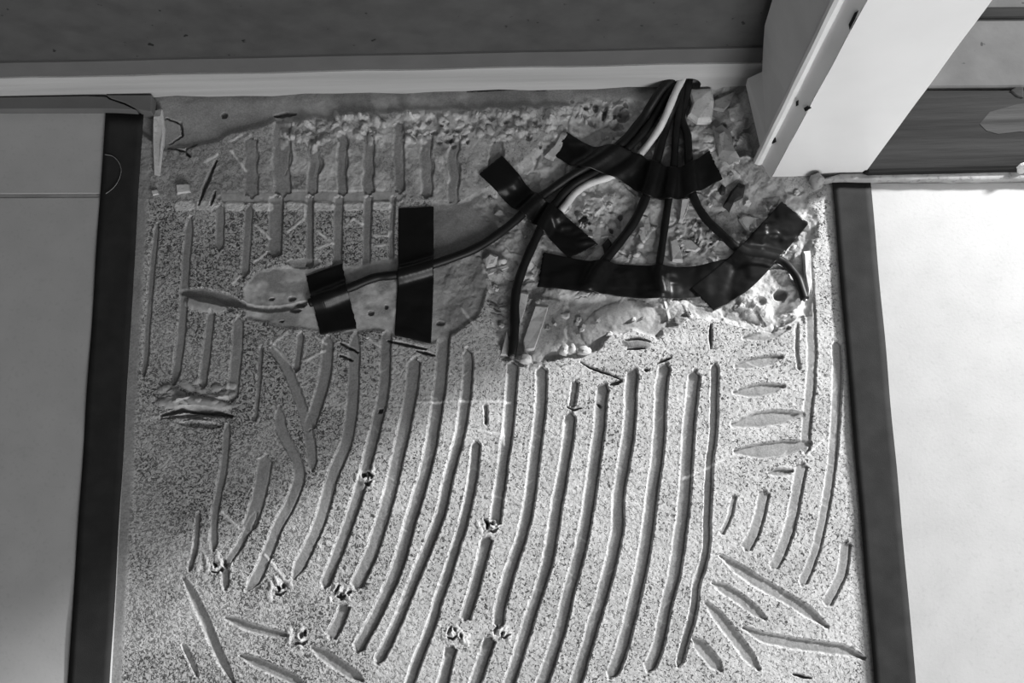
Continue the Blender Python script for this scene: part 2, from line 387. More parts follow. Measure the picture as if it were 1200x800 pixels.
def bump_(u, v, ru, rv, h, ang=0, pale=0, spk=None, pw=2, dark=0):
    r = max(ru, rv); bb = bbox([(u - r, v - r), (u + r, v + r)], 6)
    if bb is None: return
    a = math.radians(ang); du = U[bb] - u; dv = V[bb] - v; x = (du * math.cos(a) + dv * math.sin(a)) / ru; y = (-du * math.sin(a) + dv * math.cos(a)) / rv
    d = x * x + y * y; m = np.clip(1 - d, 0, 1) ** (1 / pw); Hh[bb][...] += h * m; k = sstep(1.15, .7, d)
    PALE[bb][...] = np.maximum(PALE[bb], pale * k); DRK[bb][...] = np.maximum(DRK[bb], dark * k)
    if spk is not None: SPK[bb][...] = SPK[bb] * (1 - k) + spk * k

# -- large undulation and margins
Hh += 1.1 * (fbm(U0 / 70, V0 / 70, 2) - .5)
margL = sstep(0, 6, (185 - (V0 - 240) * .055) - 9 - U)             # smooth mortar beside the left tape
Hh += (.5 - Hh) * margL; SPK *= 1 - .9 * margL
margR = sstep(0, 9, U - (965 + (V0 - 230) * .076)); Hh += (.7 - Hh) * margR; SPK *= 1 - .75 * margR
# -- rough ground in the shaded upper strip (rows of short troughs under the wall)
up = sstep(0, 10, 240 - V); SPK *= 1 - .62 * up
Hh += up * (2.2 * (fbm(U / 14, V / 14, 4) - .5))
PALE = np.maximum(PALE, up * sstep(290, 345, U0) * sstep(620, 520, U0) * .62 * sstep(.35, .62, fbm(U / 16 + 4, V / 16, 4)))

# -- long curved trowel lines (shaded edge, width)
LONG = [
 ([(460, 388), (457, 447), (450, 490), (437, 540), (430, 567), (415, 614), (400, 655), (386, 690)], 13),
 ([(494, 420), (490, 457), (480, 510), (463, 580), (445, 641), (424, 692)], 15),
 ([(411, 712), (402, 735), (393, 750)], 14),
 ([(528, 385), (523, 447), (517, 493), (507, 547), (490, 603), (475, 656), (460, 695), (445, 728), (424, 767)], 14),
 ([(553, 408), (555, 430), (550, 480), (543, 520), (530, 567), (520, 608), (496, 668), (469, 737), (448, 779)], 12),
 ([(571, 474), (571, 497)], 4),
 ([(564, 518), (560, 560), (548, 614), (541, 638), (520, 701), (511, 734), (487, 797), (470, 845)], 11),
 ([(608, 425), (605, 467), (600, 513), (593, 567), (586, 617)], 13),
 ([(578, 632), (565, 680), (551, 728)], 13),
 ([(536, 760), (526, 800), (512, 850)], 13),
 ([(642, 430), (640, 480), (633, 537), (622, 614), (604, 671), (593, 715), (592, 735)], 13),
 ([(582, 750), (565, 800), (550, 850)], 14),
 ([(678, 447), (674, 476)], 8),
 ([(675, 484), (670, 533), (660, 587), (649, 656), (631, 713), (622, 743), (604, 800), (590, 845)], 13),
 ([(716, 452), (712, 465), (707, 520), (697, 593), (688, 641), (673, 695), (664, 737), (643, 800), (628, 845)], 14),
 ([(751, 435), (747, 450), (743, 513), (733, 580), (730, 629), (712, 701), (697, 752), (682, 800), (668, 845)], 14),
 ([(788, 428), (782, 453), (780, 507), (773, 567), (764, 638), (745, 728), (733, 770), (722, 796)], 14),
 ([(822, 435), (817, 480), (812, 533), (809, 580), (800, 656), (788, 710), (779, 755), (766, 789)], 14),
 ([(843, 425), (842, 470), (840, 513), (836, 540), (833, 597), (832, 640), (827, 665), (820, 686), (818, 716), (810, 746), (800, 782)], 9),
 ([(938, 360), (936, 400), (938, 432)], 4),
 ([(948, 285), (954, 330), (957, 387), (957, 430), (953, 480), (948, 530)], 11),
 ([(946, 545), (942, 565), (932, 620), (920, 653), (911, 669)], 13),
 ([(986, 400), (987, 440), (985, 497), (978, 560), (962, 644), (945, 687)], 11),
 ([(998, 636), (992, 674), (974, 711)], 12),
 ([(902, 577), (893, 620), (880, 646)], 13),
 ([(863, 581), (857, 608), (848, 627)], 6),
]
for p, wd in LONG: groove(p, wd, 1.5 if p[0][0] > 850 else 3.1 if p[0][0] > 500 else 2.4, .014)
# -- left field: weaker, smeared lines
LEFTF = [
 ([(187, 262), (180, 330), (172, 440)], 7), ([(228, 255), (222, 320), (216, 400), (209, 450)], 10), ([(263, 240), (262, 292)], 10), ([(252, 365), (242, 455)], 10),
 ([(297, 240), (293, 300), (291, 325)], 10), ([(286, 372), (283, 420), (279, 468)], 13), ([(271, 497), (266, 550), (256, 600), (254, 645)], 9),
 ([(309, 405), (302, 493)], 5), ([(323, 400), (345, 437), (366, 497), (372, 550)], 12), ([(392, 395), (388, 440), (377, 480), (368, 505)], 14), ([(357, 390), (351, 435)], 8),
 ([(333, 475), (338, 505), (354, 540), (354, 572), (330, 625), (309, 674), (294, 695)], 13), ([(320, 535), (313, 580), (298, 625)], 17), ([(304, 603), (285, 640), (270, 662), (268, 690)], 9),
 ([(424, 390), (420, 467), (413, 517), (396, 560), (380, 617), (350, 680)], 14), ([(235, 600), (232, 640), (225, 670)], 6),
]
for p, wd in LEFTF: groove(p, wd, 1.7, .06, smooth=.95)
# -- middle row of short troughs below the smooth bar, top row above it
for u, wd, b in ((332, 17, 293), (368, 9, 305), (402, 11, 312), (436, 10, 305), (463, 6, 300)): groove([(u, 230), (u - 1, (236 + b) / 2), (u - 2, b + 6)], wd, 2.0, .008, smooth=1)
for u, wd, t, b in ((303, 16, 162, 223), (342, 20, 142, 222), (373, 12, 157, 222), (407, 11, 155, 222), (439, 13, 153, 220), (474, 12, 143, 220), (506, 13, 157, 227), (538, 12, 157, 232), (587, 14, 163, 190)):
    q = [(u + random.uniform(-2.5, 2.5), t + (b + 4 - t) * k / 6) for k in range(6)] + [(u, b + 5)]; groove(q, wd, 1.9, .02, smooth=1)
    groove([(q[2][0] - 1, q[2][1] - 8), (q[3][0] + random.uniform(0, 4), q[3][1]), (q[4][0], q[4][1] + 6)], wd * .6, 1.5, .4, smooth=1, name='trowel_scrape')
groove([(258, 231), (320, 230), (400, 231), (472, 229)], 13, .5, .02, edge=False, name='smooth_bar'); palemark([(264, 231), (330, 230), (400, 231), (466, 229)], 9, .3, 0)
# -- leaf-shaped troughs on the right
for p, wd in (([(873, 396), (900, 392), (924, 384)], 10), ([(863, 429), (888, 424), (916, 418)], 12), ([(862, 459), (890, 457), (918, 452)], 14),
              ([(859, 497), (895, 491), (941, 485)], 17), ([(862, 529), (905, 527), (948, 519)], 18), ([(902, 555), (928, 552)], 9)):
    groove(p, wd, 1.9, .35, edge=False)
for p, wd in (([(845, 651), (885, 680), (930, 706), (968, 734)], 13), ([(836, 683), (862, 698), (896, 724)], 12), ([(828, 706), (858, 742), (889, 784)], 13), ([(814, 749), (828, 765), (845, 785)], 15),
              ([(872, 735), (900, 748), (950, 757), (987, 761), (1012, 771)], 13), ([(216, 678), (237, 722), (252, 755), (273, 799)], 11), ([(214, 755), (231, 791)], 6),
              ([(264, 724), (300, 737), (336, 744)], 10), ([(283, 768), (321, 785), (357, 802)], 12), ([(366, 759), (395, 778), (424, 797)], 13)):
    groove(p, wd, 1.5, .2, edge=False)

# smooth grey mortar right of the upright tape
bb, m, u, v = poly_mask([(505, 236), (545, 234), (575, 222), (610, 200), (640, 230), (600, 262), (570, 305), (505, 312)], 3, 4)
Hh[bb] = Hh[bb] * (1 - m) + (-1.6 + 1.6 * (fbm(U[bb] / 24, V[bb] / 24, 4) - .5)) * m; SPK[bb] *= 1 - m; PALE[bb] *= 1 - m; DRK[bb] = np.maximum(DRK[bb], m * .3 * sstep(.35, .7, fbm(U[bb] / 26, V[bb] / 26, 3)))
ID[bb][m > .5] = 0; PART.append('smooth_mortar'); ID[bb][m > .5] = len(PART)
# -- cable trench with broken mortar
TR = [(560, 300), (585, 270), (560, 240), (590, 215), (640, 170), (655, 135), (690, 112), (800, 100), (868, 100), (880, 150), (905, 205), (935, 222), (955, 250), (950, 310), (948, 370), (905, 390), (850, 372), (800, 372), (770, 392), (742, 384), (715, 392), (690, 412), (650, 418), (618, 428), (592, 420), (578, 380), (572, 330)]
bb, m, u, v = poly_mask(TR, 5, 5, 12)
wu = U[bb] + 16 * (fbm(U[bb] / 16, V[bb] / 16, 3) - .5); wv = V[bb] + 16 * (fbm(U[bb] / 16 + 50, V[bb] / 16, 3) - .5)
v1, e1 = voronoi(wu / 42, wv / 36); v2, e2 = voronoi(wu / 13 + 7, wv / 11); chips = sstep(.5, .7, fbm(U[bb] / 30 + 21, V[bb] / 30, 2))
rub = -4.6 + 2.6 * (v1 - .35) * sstep(0, .12, e1) + 2.2 * chips * (v2 - .4) * sstep(0, .25, e2) + 6.5 * (fbm(U[bb] / 24, V[bb] / 24, 5) - .5)
Hh[bb] = Hh[bb] * (1 - m) + rub * m; SPK[bb] *= 1 - .8 * m
PALE[bb] = PALE[bb] * (1 - m) + m * np.clip(.75 * sstep(.45, .75, v1 * .6 + .4 * v2) + .35 * (fbm(U[bb] / 20, V[bb] / 20, 3) > .55), 0, .8)
DRK[bb] = np.maximum(DRK[bb], m * .75 * sstep(.80, .92, v2) * sstep(.6, .4, v1)); ID[bb][m > .5] = 0
PART.append('broken_mortar'); ID[bb][m > .5] = len(PART)
for cu, cv, ru, rv in ((690, 250, 38, 34), (815, 275, 26, 18), (700, 128, 40, 16), (850, 165, 14, 24), (900, 270, 40, 30)):
    for k in range(int(ru * 1.1)):
        a = random.uniform(0, math.tau); q = random.random() ** .6; bump_(cu + ru * q * math.cos(a), cv + rv * q * math.sin(a), random.uniform(3, 8), random.uniform(1.5, 3.5), random.uniform(.5, 1.6), random.uniform(0, 180), random.uniform(.3, .9))
    for k in range(int(ru * .35)):
        a = random.uniform(0, math.tau); q = random.random() ** .6; bump_(cu + ru * q * math.cos(a), cv + rv * q * math.sin(a), random.uniform(2, 5), random.uniform(1.5, 3.5), -random.uniform(1, 2.5), random.uniform(0, 180), 0, dark=random.choice((0, .5, .8)))
# deeper smooth bowl under the trench edge
bb, m, u, v = poly_mask([(668, 350), (720, 347), (768, 352), (782, 372), (770, 392), (742, 384), (715, 390), (700, 408), (668, 404), (662, 380)], 4, 3)
Hh[bb] = Hh[bb] * (1 - m) + (-5.5 + 1.2 * fbm(U[bb] / 10, V[bb] / 10, 3)) * m; PALE[bb] *= 1 - .8 * m; DRK[bb] *= 1 - m; SPK[bb] *= 1 - m
bump_(725, 378, 46, 26, 1.5, -20, .15)
bb, m, u, v = poly_mask([(628, 345), (664, 350), (660, 400), (640, 412), (624, 415)], 3, 2)
Hh[bb] = Hh[bb] * (1 - m) + (-4 + 1.2 * fbm(U[bb] / 9, V[bb] / 9, 3)) * m; PALE[bb] = PALE[bb] * (1 - m) + .12 * m; DRK[bb] *= 1 - m
# rounded mortar cushion beside the right-hand cable end, two pits
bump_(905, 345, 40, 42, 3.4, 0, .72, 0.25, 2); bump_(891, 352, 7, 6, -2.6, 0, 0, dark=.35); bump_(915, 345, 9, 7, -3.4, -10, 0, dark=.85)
# pale smooth plaster at the foot of the wall on the left, under the strip
bb, m, u, v = poly_mask([(160, 100), (880, 92), (800, 112), (640, 122), (520, 128), (400, 134), (330, 140), (290, 150), (250, 165), (195, 175), (160, 150)], 3, 4, 16)
Hh[bb] = Hh[bb] * (1 - m) + (-3.4 + .8 * fbm(U[bb] / 30, V[bb] / 15, 3)) * m; SPK[bb] *= 1 - m; PALE[bb] *= 1 - .6 * m; ID[bb][m > .5] = 0
PART.append('bare_screed'); ID[bb][m > .5] = len(PART)
# crumbly lumps along that edge
for k in range(150):
    u = random.uniform(330, 660); v = 134 + (random.random() ** 1.5) * 34 - (u - 400) * .02 + (6 if u < 380 else 0)
    bump_(u, v, random.uniform(3, 8), random.uniform(3, 6), random.uniform(.6, 2.0), random.uniform(0, 90), random.uniform(.05, .5))
for k in range(26): bump_(random.uniform(480, 640), random.uniform(135, 170), random.uniform(2, 5), random.uniform(2, 4), -random.uniform(1, 3), 0, 0)
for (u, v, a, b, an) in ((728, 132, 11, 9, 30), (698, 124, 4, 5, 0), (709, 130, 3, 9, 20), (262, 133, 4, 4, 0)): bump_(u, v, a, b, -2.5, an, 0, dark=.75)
# smooth filler around the left cable, with its lens-shaped trench to the left
bb, m, u, v = poly_mask([(284, 338), (300, 318), (330, 312), (372, 312), (400, 314), (440, 306), (466, 300), (560, 300), (572, 330), (560, 370), (530, 392), (505, 402), (440, 386), (410, 390), (372, 386), (330, 382), (290, 372)], 3, 3)
Hh[bb] = Hh[bb] * (1 - m) + (-.9 + 1.3 * (fbm(U[bb] / 22, V[bb] / 18, 3) - .5)) * m; SPK[bb] *= 1 - m; PALE[bb] = PALE[bb] * (1 - m) + m * .6 * sstep(540, 470, U[bb]) * sstep(.3, .6, fbm(U[bb] / 18, V[bb] / 14, 3)); ID[bb][m > .5] = 0
er = m * sstep(500, 525, U[bb]); Hh[bb] += er * (2.4 * (fbm(U[bb] / 13 + 5, V[bb] / 13, 4) - .5) - .8); DRK[bb] = np.maximum(DRK[bb], er * .35 * sstep(.4, .65, fbm(U[bb] / 20, V[bb] / 20 + 8, 3)))
PART.append('filler_patch'); ID[bb][m > .5] = len(PART)
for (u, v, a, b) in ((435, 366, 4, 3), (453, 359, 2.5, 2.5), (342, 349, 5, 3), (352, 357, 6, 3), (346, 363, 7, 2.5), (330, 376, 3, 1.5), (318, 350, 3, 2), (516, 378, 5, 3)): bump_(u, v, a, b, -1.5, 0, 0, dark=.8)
groove([(214, 342), (240, 346), (262, 350), (284, 356)], 15, 3.2, .3, edge=False, name='cable_channel')
groove([(268, 352), (300, 361), (335, 360), (364, 352)], 5, 2.6, .1, edge=False, name='cable_channel')
bump_(240, 357, 26, 9, 1.6, 8, .2, 0)
bump_(355, 308, 20, 6, -1.6, 0, 0, 0)
# -- flaked lump in the left field
bump_(228, 473, 44, 9, 3.0, 3, .35, 0); gouge([(190, 486), (215, 480), (245, 481), (272, 487)], 7, 4.5, .3); palemark([(176, 489), (200, 486), (215, 487)], 4, .8); palemark([(200, 472), (225, 468), (252, 472)], 5, .45)
bump_(235, 497, 25, 4, -2, 3, 0)
for k in range(26): bump_(random.uniform(190, 272), random.gauss(464, 9), random.uniform(4, 12), random.uniform(2, 5), random.uniform(.3, 1.3), random.uniform(-25, 35), random.uniform(0, .6), .2)
for k in range(8): gouge([(random.uniform(190, 230), random.uniform(476, 494)), (random.uniform(232, 272), random.uniform(478, 492))], random.uniform(1.5, 3), random.uniform(.8, 2), .15)
# -- chatter marks: pits torn out of the ridges, pale powder round them
for (u, v, r) in ((430, 560, 12), (574, 616, 11), (532, 742, 14), (588, 740, 10), (255, 664, 17), (325, 690, 15), (402, 694, 13), (350, 748, 15)):
    for k in range(9): bump_(u + random.gauss(0, r * .6), v + random.gauss(0, r * .38), random.uniform(3, 8), random.uniform(2, 4), random.uniform(.3, .9), random.uniform(50, 110), random.uniform(.4, .85))
    for k in range(random.randint(2, 4)):
        x = u + random.uniform(-r * .8, r * .8); y = v + random.uniform(-4, 6); a = random.uniform(-.5, .7); l = random.uniform(3, 9)
        gouge([(x + l * a, y - l), (x + random.uniform(-1, 1), y - l * .4), (x, y)], random.uniform(2, 5), random.uniform(3, 5), .45)
    x = u + random.uniform(-r * .4, r * .4); gouge([(x - random.uniform(3, 8), v + 5), (x, v + 7), (x + random.uniform(3, 7), v + 3)], random.uniform(2, 4), 3.5, .35)
# -- cracks
for p, wd in (([(680, 424), (695, 432), (715, 438), (728, 444)], 2.6), ([(715, 450), (728, 446)], 4), ([(770, 426), (786, 419)], 2.5), ([(755, 433), (760, 434)], 4), ([(664, 476), (672, 480), (680, 478)], 2.5),
              ([(399, 402), (420, 412)], 3.0), ([(399, 416), (413, 422)], 3.0), ([(253, 187), (245, 205), (238, 222), (233, 240)], 4.5), ([(252, 224), (247, 240)], 3), ([(193, 137), (210, 143), (213, 157), (197, 167)], 2),
              ([(196, 172), (217, 177), (230, 168)], 2), ([(219, 178), (224, 184)], 3), ([(445, 480), (447, 482)], 6), ([(700, 472), (705, 475)], 3), ([(833, 380), (833, 408)], 3.5), ([(455, 398), (470, 402), (500, 408)], 3), ([(488, 410), (510, 415)], 3),
              ([(548, 104), (600, 101), (640, 103)], 3), ([(320, 133), (345, 131)], 5), ([(930, 790), (950, 795)], 3)):
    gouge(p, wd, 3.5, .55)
# tooth marks of the scraper at the bar, torn tops, pale scratches left by the tile's back
for u in (216, 241, 275, 308, 347, 380, 414, 447): palemark([(u - 6, 241), (u + 6, 241)], 11, 1, .3)
for a, b in (((299, 263), (315, 278)), ((337, 271), (357, 256)), ((357, 256), (358, 240)), ((372, 270), (388, 284)), ((373, 290), (390, 284)), ((406, 264), (414, 256)), ((414, 256), (425, 262)), ((439, 276), (455, 276)), ((440, 288), (452, 286)), ((455, 276), (458, 270)),
             ((298, 307), (315, 294)), ((272, 331), (283, 322)), ((319, 403), (337, 388)), ((320, 404), (340, 426)), ((356, 423), (380, 410)), ((370, 394), (382, 402)), ((541, 360), (565, 393)), ((490, 471), (550, 470)), ((552, 470), (597, 471)),
             ((240, 190), (254, 180)), ((270, 176), (288, 198)), ((560, 505), (590, 510)), ((270, 165), (283, 158)), ((845, 540), (800, 560)), ((965, 515), (945, 532)), ((430, 395), (445, 405)), ((260, 600), (280, 620)), ((310, 650), (335, 680)), ((590, 520), (588, 500))):
    palemark([a, b], 3.0, 1.0, .3)
for k in range(260):
    u = random.uniform(420, 990); v = random.uniform(420, 800); a = random.choice((.7, -.75, 2.3, .5)) + random.uniform(-.15, .15); l = random.uniform(5, 16); palemark([(u, v), (u + l * math.cos(a), v + l * math.sin(a))], 1.8, random.uniform(.2, .55), .12)
bump_(747, 402, 18, 6, 1.2, 8, 0, .3, dark=.5); gouge([(733, 398), (748, 396), (762, 400)], 3, 3, .6); gouge([(735, 408), (755, 408)], 3, 3, .5)
# pressed, whiter ridge tops where the tile lifted cleanly
mottle = sstep(.42, .68, fbm(U / 60 + 8, V / 60, 3)) * SPK; PALE = np.maximum(PALE, .28 * mottle)
# grain relief
Hh += SPK * (.4 * (fbm(U0 / 2.6, V0 / 2.6, 2) - .5)) + .2 * (fbm(U0 / 4 + 11, V0 / 4, 3) - .5)
Z = Hh * .001
def bedz(x, y):
    i = np.clip(((np.asarray(x) - X0) / STEP).astype(int), 0, NX - 1); j = np.clip(((np.asarray(y) - Y0) / STEP).astype(int), 0, NY - 1); return Z[j, i]
# normals for seamless part borders
dzx = np.gradient(Z, STEP, axis=1); dzy = np.gradient(Z, STEP, axis=0); NRM = np.stack([-dzx, -dzy, np.ones_like(Z)], -1); NRM /= np.linalg.norm(NRM, axis=-1, keepdims=True)
DENSE = np.clip(sstep(520, 330, U0 + .35 * (V0 - 450) * (V0 < 450)) + .5 * (fbm(U0 / 40, V0 / 40, 3) - .5), 0, 1)      # coarser, sandier skin in the left field
ZONE = np.stack([np.clip(SPK, 0, 1), np.clip(PALE, 0, 1), np.clip(DRK, 0, 1), DENSE], -1)
keep = (U0 > 150 - (V0 - 230) * .052 + 2) & (U0 < 984 + (V0 - 230) * .078) & ((GX - OR.x) * EY.x + (GY - OR.y) * EY.y < .004) & ~((U0 > 908) & (V0 < 200)) & ~((U0 > 897) & (V0 < 182))
fk = keep[:-1, :-1] & keep[1:, :-1] & keep[:-1, 1:] & keep[1:, 1:]; fid = ID[:-1, :-1]
def relief(name, sel, parent=None):
    jj, ii = np.where(sel)
    if len(jj) < 30: return None
    base = jj * NX + ii; q = np.stack([base, base + 1, base + NX + 1, base + NX], 1); uq, inv = np.unique(q, return_inverse=True); inv = inv.reshape(-1)
    me = bpy.data.meshes.new(name); me.vertices.add(len(uq)); co = np.stack([GX.ravel()[uq], GY.ravel()[uq], Z.ravel()[uq]], 1); me.vertices.foreach_set('co', co.ravel().astype(np.float32))
    n = len(jj); me.loops.add(n * 4); me.loops.foreach_set('vertex_index', inv.astype(np.int32)); me.polygons.add(n); me.polygons.foreach_set('loop_start', np.arange(0, n * 4, 4, dtype=np.int32))
    me.update(calc_edges=True); me.polygons.foreach_set('use_smooth', np.ones(n, bool))
    me.normals_split_custom_set_from_vertices(NRM.reshape(-1, 3)[uq])
    at = me.color_attributes.new('zone', 'FLOAT_COLOR', 'POINT'); at.data.foreach_set('color', ZONE.reshape(-1, 4)[uq].ravel().astype(np.float32))
    me.materials.append(M['bed']); return link(bpy.data.objects.new(name, me), parent)
bed = relief('adhesive_bed', fk & (fid == 0))
tag(bed, 'grey notch-trowelled tile adhesive with long curved grooves between the two taped tile edges', 'adhesive')
for k, nm in enumerate(PART):
    o = relief(nm, fk & (fid == k + 1), bed)

# ------------------------------------------------------------------ cables
CABLES = []          # (dense points, radius) for the tapes to drape over
def cable(name, pts, rpx, m, label, head=None, tail_sink=0, endcap=None):
    r = rpx * .000545
    q = catmull(pts, 12); xy = [P(a, b, .002) for a, b in q]; x = np.array([p.x for p in xy]); y = np.array([p.y for p in xy])
    z = np.max([bedz(x + dx, y + dy) for dx in (-r, 0, r) for dy in (-r, 0, r)], 0)
    k = 9; zp = np.pad(z, k, mode='edge'); z = np.maximum(np.convolve(zp, np.ones(2 * k + 1) / (2 * k + 1), 'valid'), z - .0012) + r * .85
    for c, rc in CABLES:                                     # lie on cables already placed
        d = np.min(np.hypot(x[:, None] - c[None, :, 0], y[:, None] - c[None, :, 1]), 1); j = np.argmin(np.hypot(x[:, None] - c[None, :, 0], y[:, None] - c[None, :, 1]), 1)
        over = np.clip(1 - d / (r + rc), 0, 1); z = np.maximum(z, np.where(over > 0, c[j, 2] + (rc + r) * np.sqrt(np.clip(1 - (d / (r + rc)) ** 2, 0, 1)) * .9, -1))
    zp = np.pad(z, 5, mode='edge'); z = np.convolve(zp, np.ones(11) / 11, 'valid')
    if head:                                                 # first part climbs into the hole in the strip
        n = len(z); t = np.clip((np.arange(n) - 13) / 18.0, 0, 1); z = np.where(t > 0, z * t + (1 - t) * head, head)
    if tail_sink: t = np.clip((np.arange(len(z)) - len(z) + 10) / 10.0, 0, 1); z = z - t * tail_sink
    c = np.stack([x, y, z], 1); CABLES.append((c, r)); ns = 12; vs = []; fs = []
    for i in range(len(c)):
        tg = c[min(i + 1, len(c) - 1)] - c[max(i - 1, 0)]; tg = Vector(tg).normalized(); sidev = tg.cross(Vector((0, 0, 1))).normalized(); upv = sidev.cross(tg)
        rr = r * (1 + .04 * math.sin(i * .7))
        for j in range(ns): a = math.tau * j / ns; vs.append(Vector(c[i]) + (sidev * math.cos(a) + upv * math.sin(a)) * rr)
    for i in range(len(c) - 1):
        for j in range(ns): fs.append([i * ns + j, i * ns + (j + 1) % ns, (i + 1) * ns + (j + 1) % ns, (i + 1) * ns + j])
    fs += [list(range(ns))[::-1], [(len(c) - 1) * ns + j for j in range(ns)]]
    root = empty(name, (x[-1], y[-1], float(z[-1] - r)))
    def ch(o): o.parent = root; o.matrix_parent_inverse = Matrix.Translation(-root.location); return o
    ch(build('sheath', vs, fs, m, None, True))
    e = Vector(c[-1]); d = (Vector(c[-1]) - Vector(c[-3])).normalized(); sv = d.cross(Vector((0, 0, 1))).normalized(); uv = sv.cross(d); n = 8
    b = [e - d * .001 + (sv * math.cos(math.tau * j / n) + uv * math.sin(math.tau * j / n)) * r * .5 for j in range(n)]
    ch(build('core', *prism(b, [p + d * .0022 for p in b]), 'copper' if not endcap else endcap))
    return tag(root, label, 'cable', None)
cable('cable', [(811, 66), (808, 88), (804, 112), (799, 136), (806, 158), (808, 196), (813, 228), (827, 253), (847, 273), (870, 293), (898, 299), (918, 305), (934, 324), (943, 351)], 5.2, 'cable', 'black cable running from the wall hole to the rounded mortar cushion', .004)
cable('cable', [(804, 66), (802, 88), (797, 112), (793, 150), (790, 195), (783, 240), (776, 290), (772, 320), (776, 340)], 4.6, 'cable', 'black cable dropping straight from the wall hole under the long horizontal tape', .003)
cable('cable', [(799, 66), (799, 88), (791, 118), (781, 145), (771, 182), (760, 222), (745, 256), (722, 288), (703, 312), (690, 334)], 5.6, 'cable', 'plaster-smeared black cable slanting between the white and the straight cable', .0035, .001)
cable('white_cable', [(803, 66), (801, 90), (791, 112), (775, 147), (752, 177), (735, 194), (715, 205), (690, 214), (674, 225), (662, 240), (652, 252)], 4.4, 'cablew', 'white cable among the black ones, half hidden under tape', .009)
cable('cable', [(797, 66), (797, 90), (781, 113), (758, 148), (735, 172), (700, 198), (668, 218), (645, 245), (629, 276), (612, 315), (604, 345), (603, 385), (600, 416)], 5.4, 'cable', 'black cable bending down past the tapes to the pale flat slivers', .004, .001)
cable('cable', [(806, 66), (798, 86), (774, 110), (750, 142), (728, 168), (700, 188), (662, 210), (630, 232), (598, 262), (560, 289), (515, 307), (468, 321), (440, 325), (412, 336), (385, 347), (362, 354)], 5.4, 'cable', 'long black cable running to the short tape on the smooth filler patch', .010, .002)

# ------------------------------------------------------------------ tapes: strips draped over bed and cables
TAPES = []
def drape(x, y, lift):
    z = np.max([bedz(x + dx, y + dy) for dx in (-.004, -.002, 0, .002, .004) for dy in (-.004, 0, .004)], 0) + .0004
    for c, r in CABLES:
        d = np.min(np.hypot(x[:, None] - c[None, :, 0], y[:, None] - c[None, :, 1]) , 1); j = np.argmin(np.hypot(x[:, None] - c[None, :, 0], y[:, None] - c[None, :, 1]), 1)
        top = c[j, 2] + r + .0006; z = np.maximum(z, top - np.clip(d - r * .9, 0, 1) * 1.4)
    return z + lift
def tape(name, up, lo, label, lift=0.0, n=80, k=24, m='tape'):
    a = catmull(up, 16); b = catmull(lo, 16)
    def res(c):
        l = np.concatenate([[0], np.cumsum(np.hypot(*np.diff(c, axis=0).T))]); t = np.linspace(0, l[-1], n + 1); return np.stack([np.interp(t, l, c[:, 0]), np.interp(t, l, c[:, 1])], 1)
    a, b = res(a), res(b); q = np.linspace(0, 1, k + 1); G = a[:, None] * (1 - q)[None, :, None] + b[:, None] * q[None, :, None]
    e = (RNG.random((2, k + 1)) - .5) * 1.6; G[0, :, 0] += e[0]; G[-1, :, 0] += e[1]
    pts = [P(u, v, .002) for u, v in G.reshape(-1, 2)]; x = np.array([p.x for p in pts]); y = np.array([p.y for p in pts]); z = drape(x, y, 0).reshape(n + 1, k + 1); zlow = z - .0003
    for (tx, ty, tz) in TAPES:                                 # stack on tapes below
        d = np.hypot(x[:, None] - tx[None], y[:, None] - ty[None]); j = np.argmin(d, 1); z = np.maximum(z, np.where(np.min(d, 1) < .0022, tz[j] + .0005, -1).reshape(z.shape))
    for _ in range(3):
        zp = np.pad(z, 1, mode='edge'); z = np.maximum((zp[:-2, 1:-1] + zp[2:, 1:-1] + zp[1:-1, :-2] + zp[1:-1, 2:] + 2 * z) / 6, z - .0002)
    z = np.maximum(z, zlow)
    z = z + lift + .0006 * (fbm(G[..., 0] / 14, G[..., 1] / 14, 3) - .5); TAPES.append((x, y, z.ravel()))
    vs = [(x[i], y[i], z.ravel()[i]) for i in range(len(x))]; w_ = k + 1
    fs = [[i * w_ + j, i * w_ + j + 1, (i + 1) * w_ + j + 1, (i + 1) * w_ + j] for i in range(n) for j in range(k)]
    o = build(name, vs, fs, m, None, True); sm = o.modifiers.new('thick', 'SOLIDIFY'); sm.thickness = .0003; sm.offset = 0
    return tag(o, label, 'tape')
tape('tape_strip', [(358, 322), (380, 314), (400, 308)][::2], [(375, 392), (418, 384)], 'short black tape holding the cable on the smooth filler patch')
tape('tape_strip', [(467, 243), (466, 320), (462, 392)], [(508, 241), (508, 320), (505, 402)], 'upright black tape across the long cable beside the short trowel troughs')
tape('tape_strip', [(664, 151), (690, 166), (720, 172), (748, 179), (775, 191), (800, 194), (832, 174)], [(651, 181), (676, 196), (700, 201), (735, 213), (760, 230), (800, 230), (848, 208)], 'wavy black tape across all the cables just below the wall hole')
tape('tape_strip', [(588, 181), (628, 224), (664, 252), (701, 284)], [(561, 203), (598, 238), (632, 266), (667, 300)], 'slanting black tape over the long cable, lying over the end of the horizontal tape')
tape('tape_strip', [(637, 293), (700, 305), (760, 309), (810, 309), (858, 300)], [(630, 333), (690, 341), (750, 347), (805, 347), (846, 340)], 'long horizontal black tape across the trench')
tape('tape_strip', [(811, 335), (840, 312), (870, 285), (917, 234)], [(838, 361), (878, 338), (915, 300), (949, 260)], 'shiny slanting black tape over the cable by the mortar cushion')

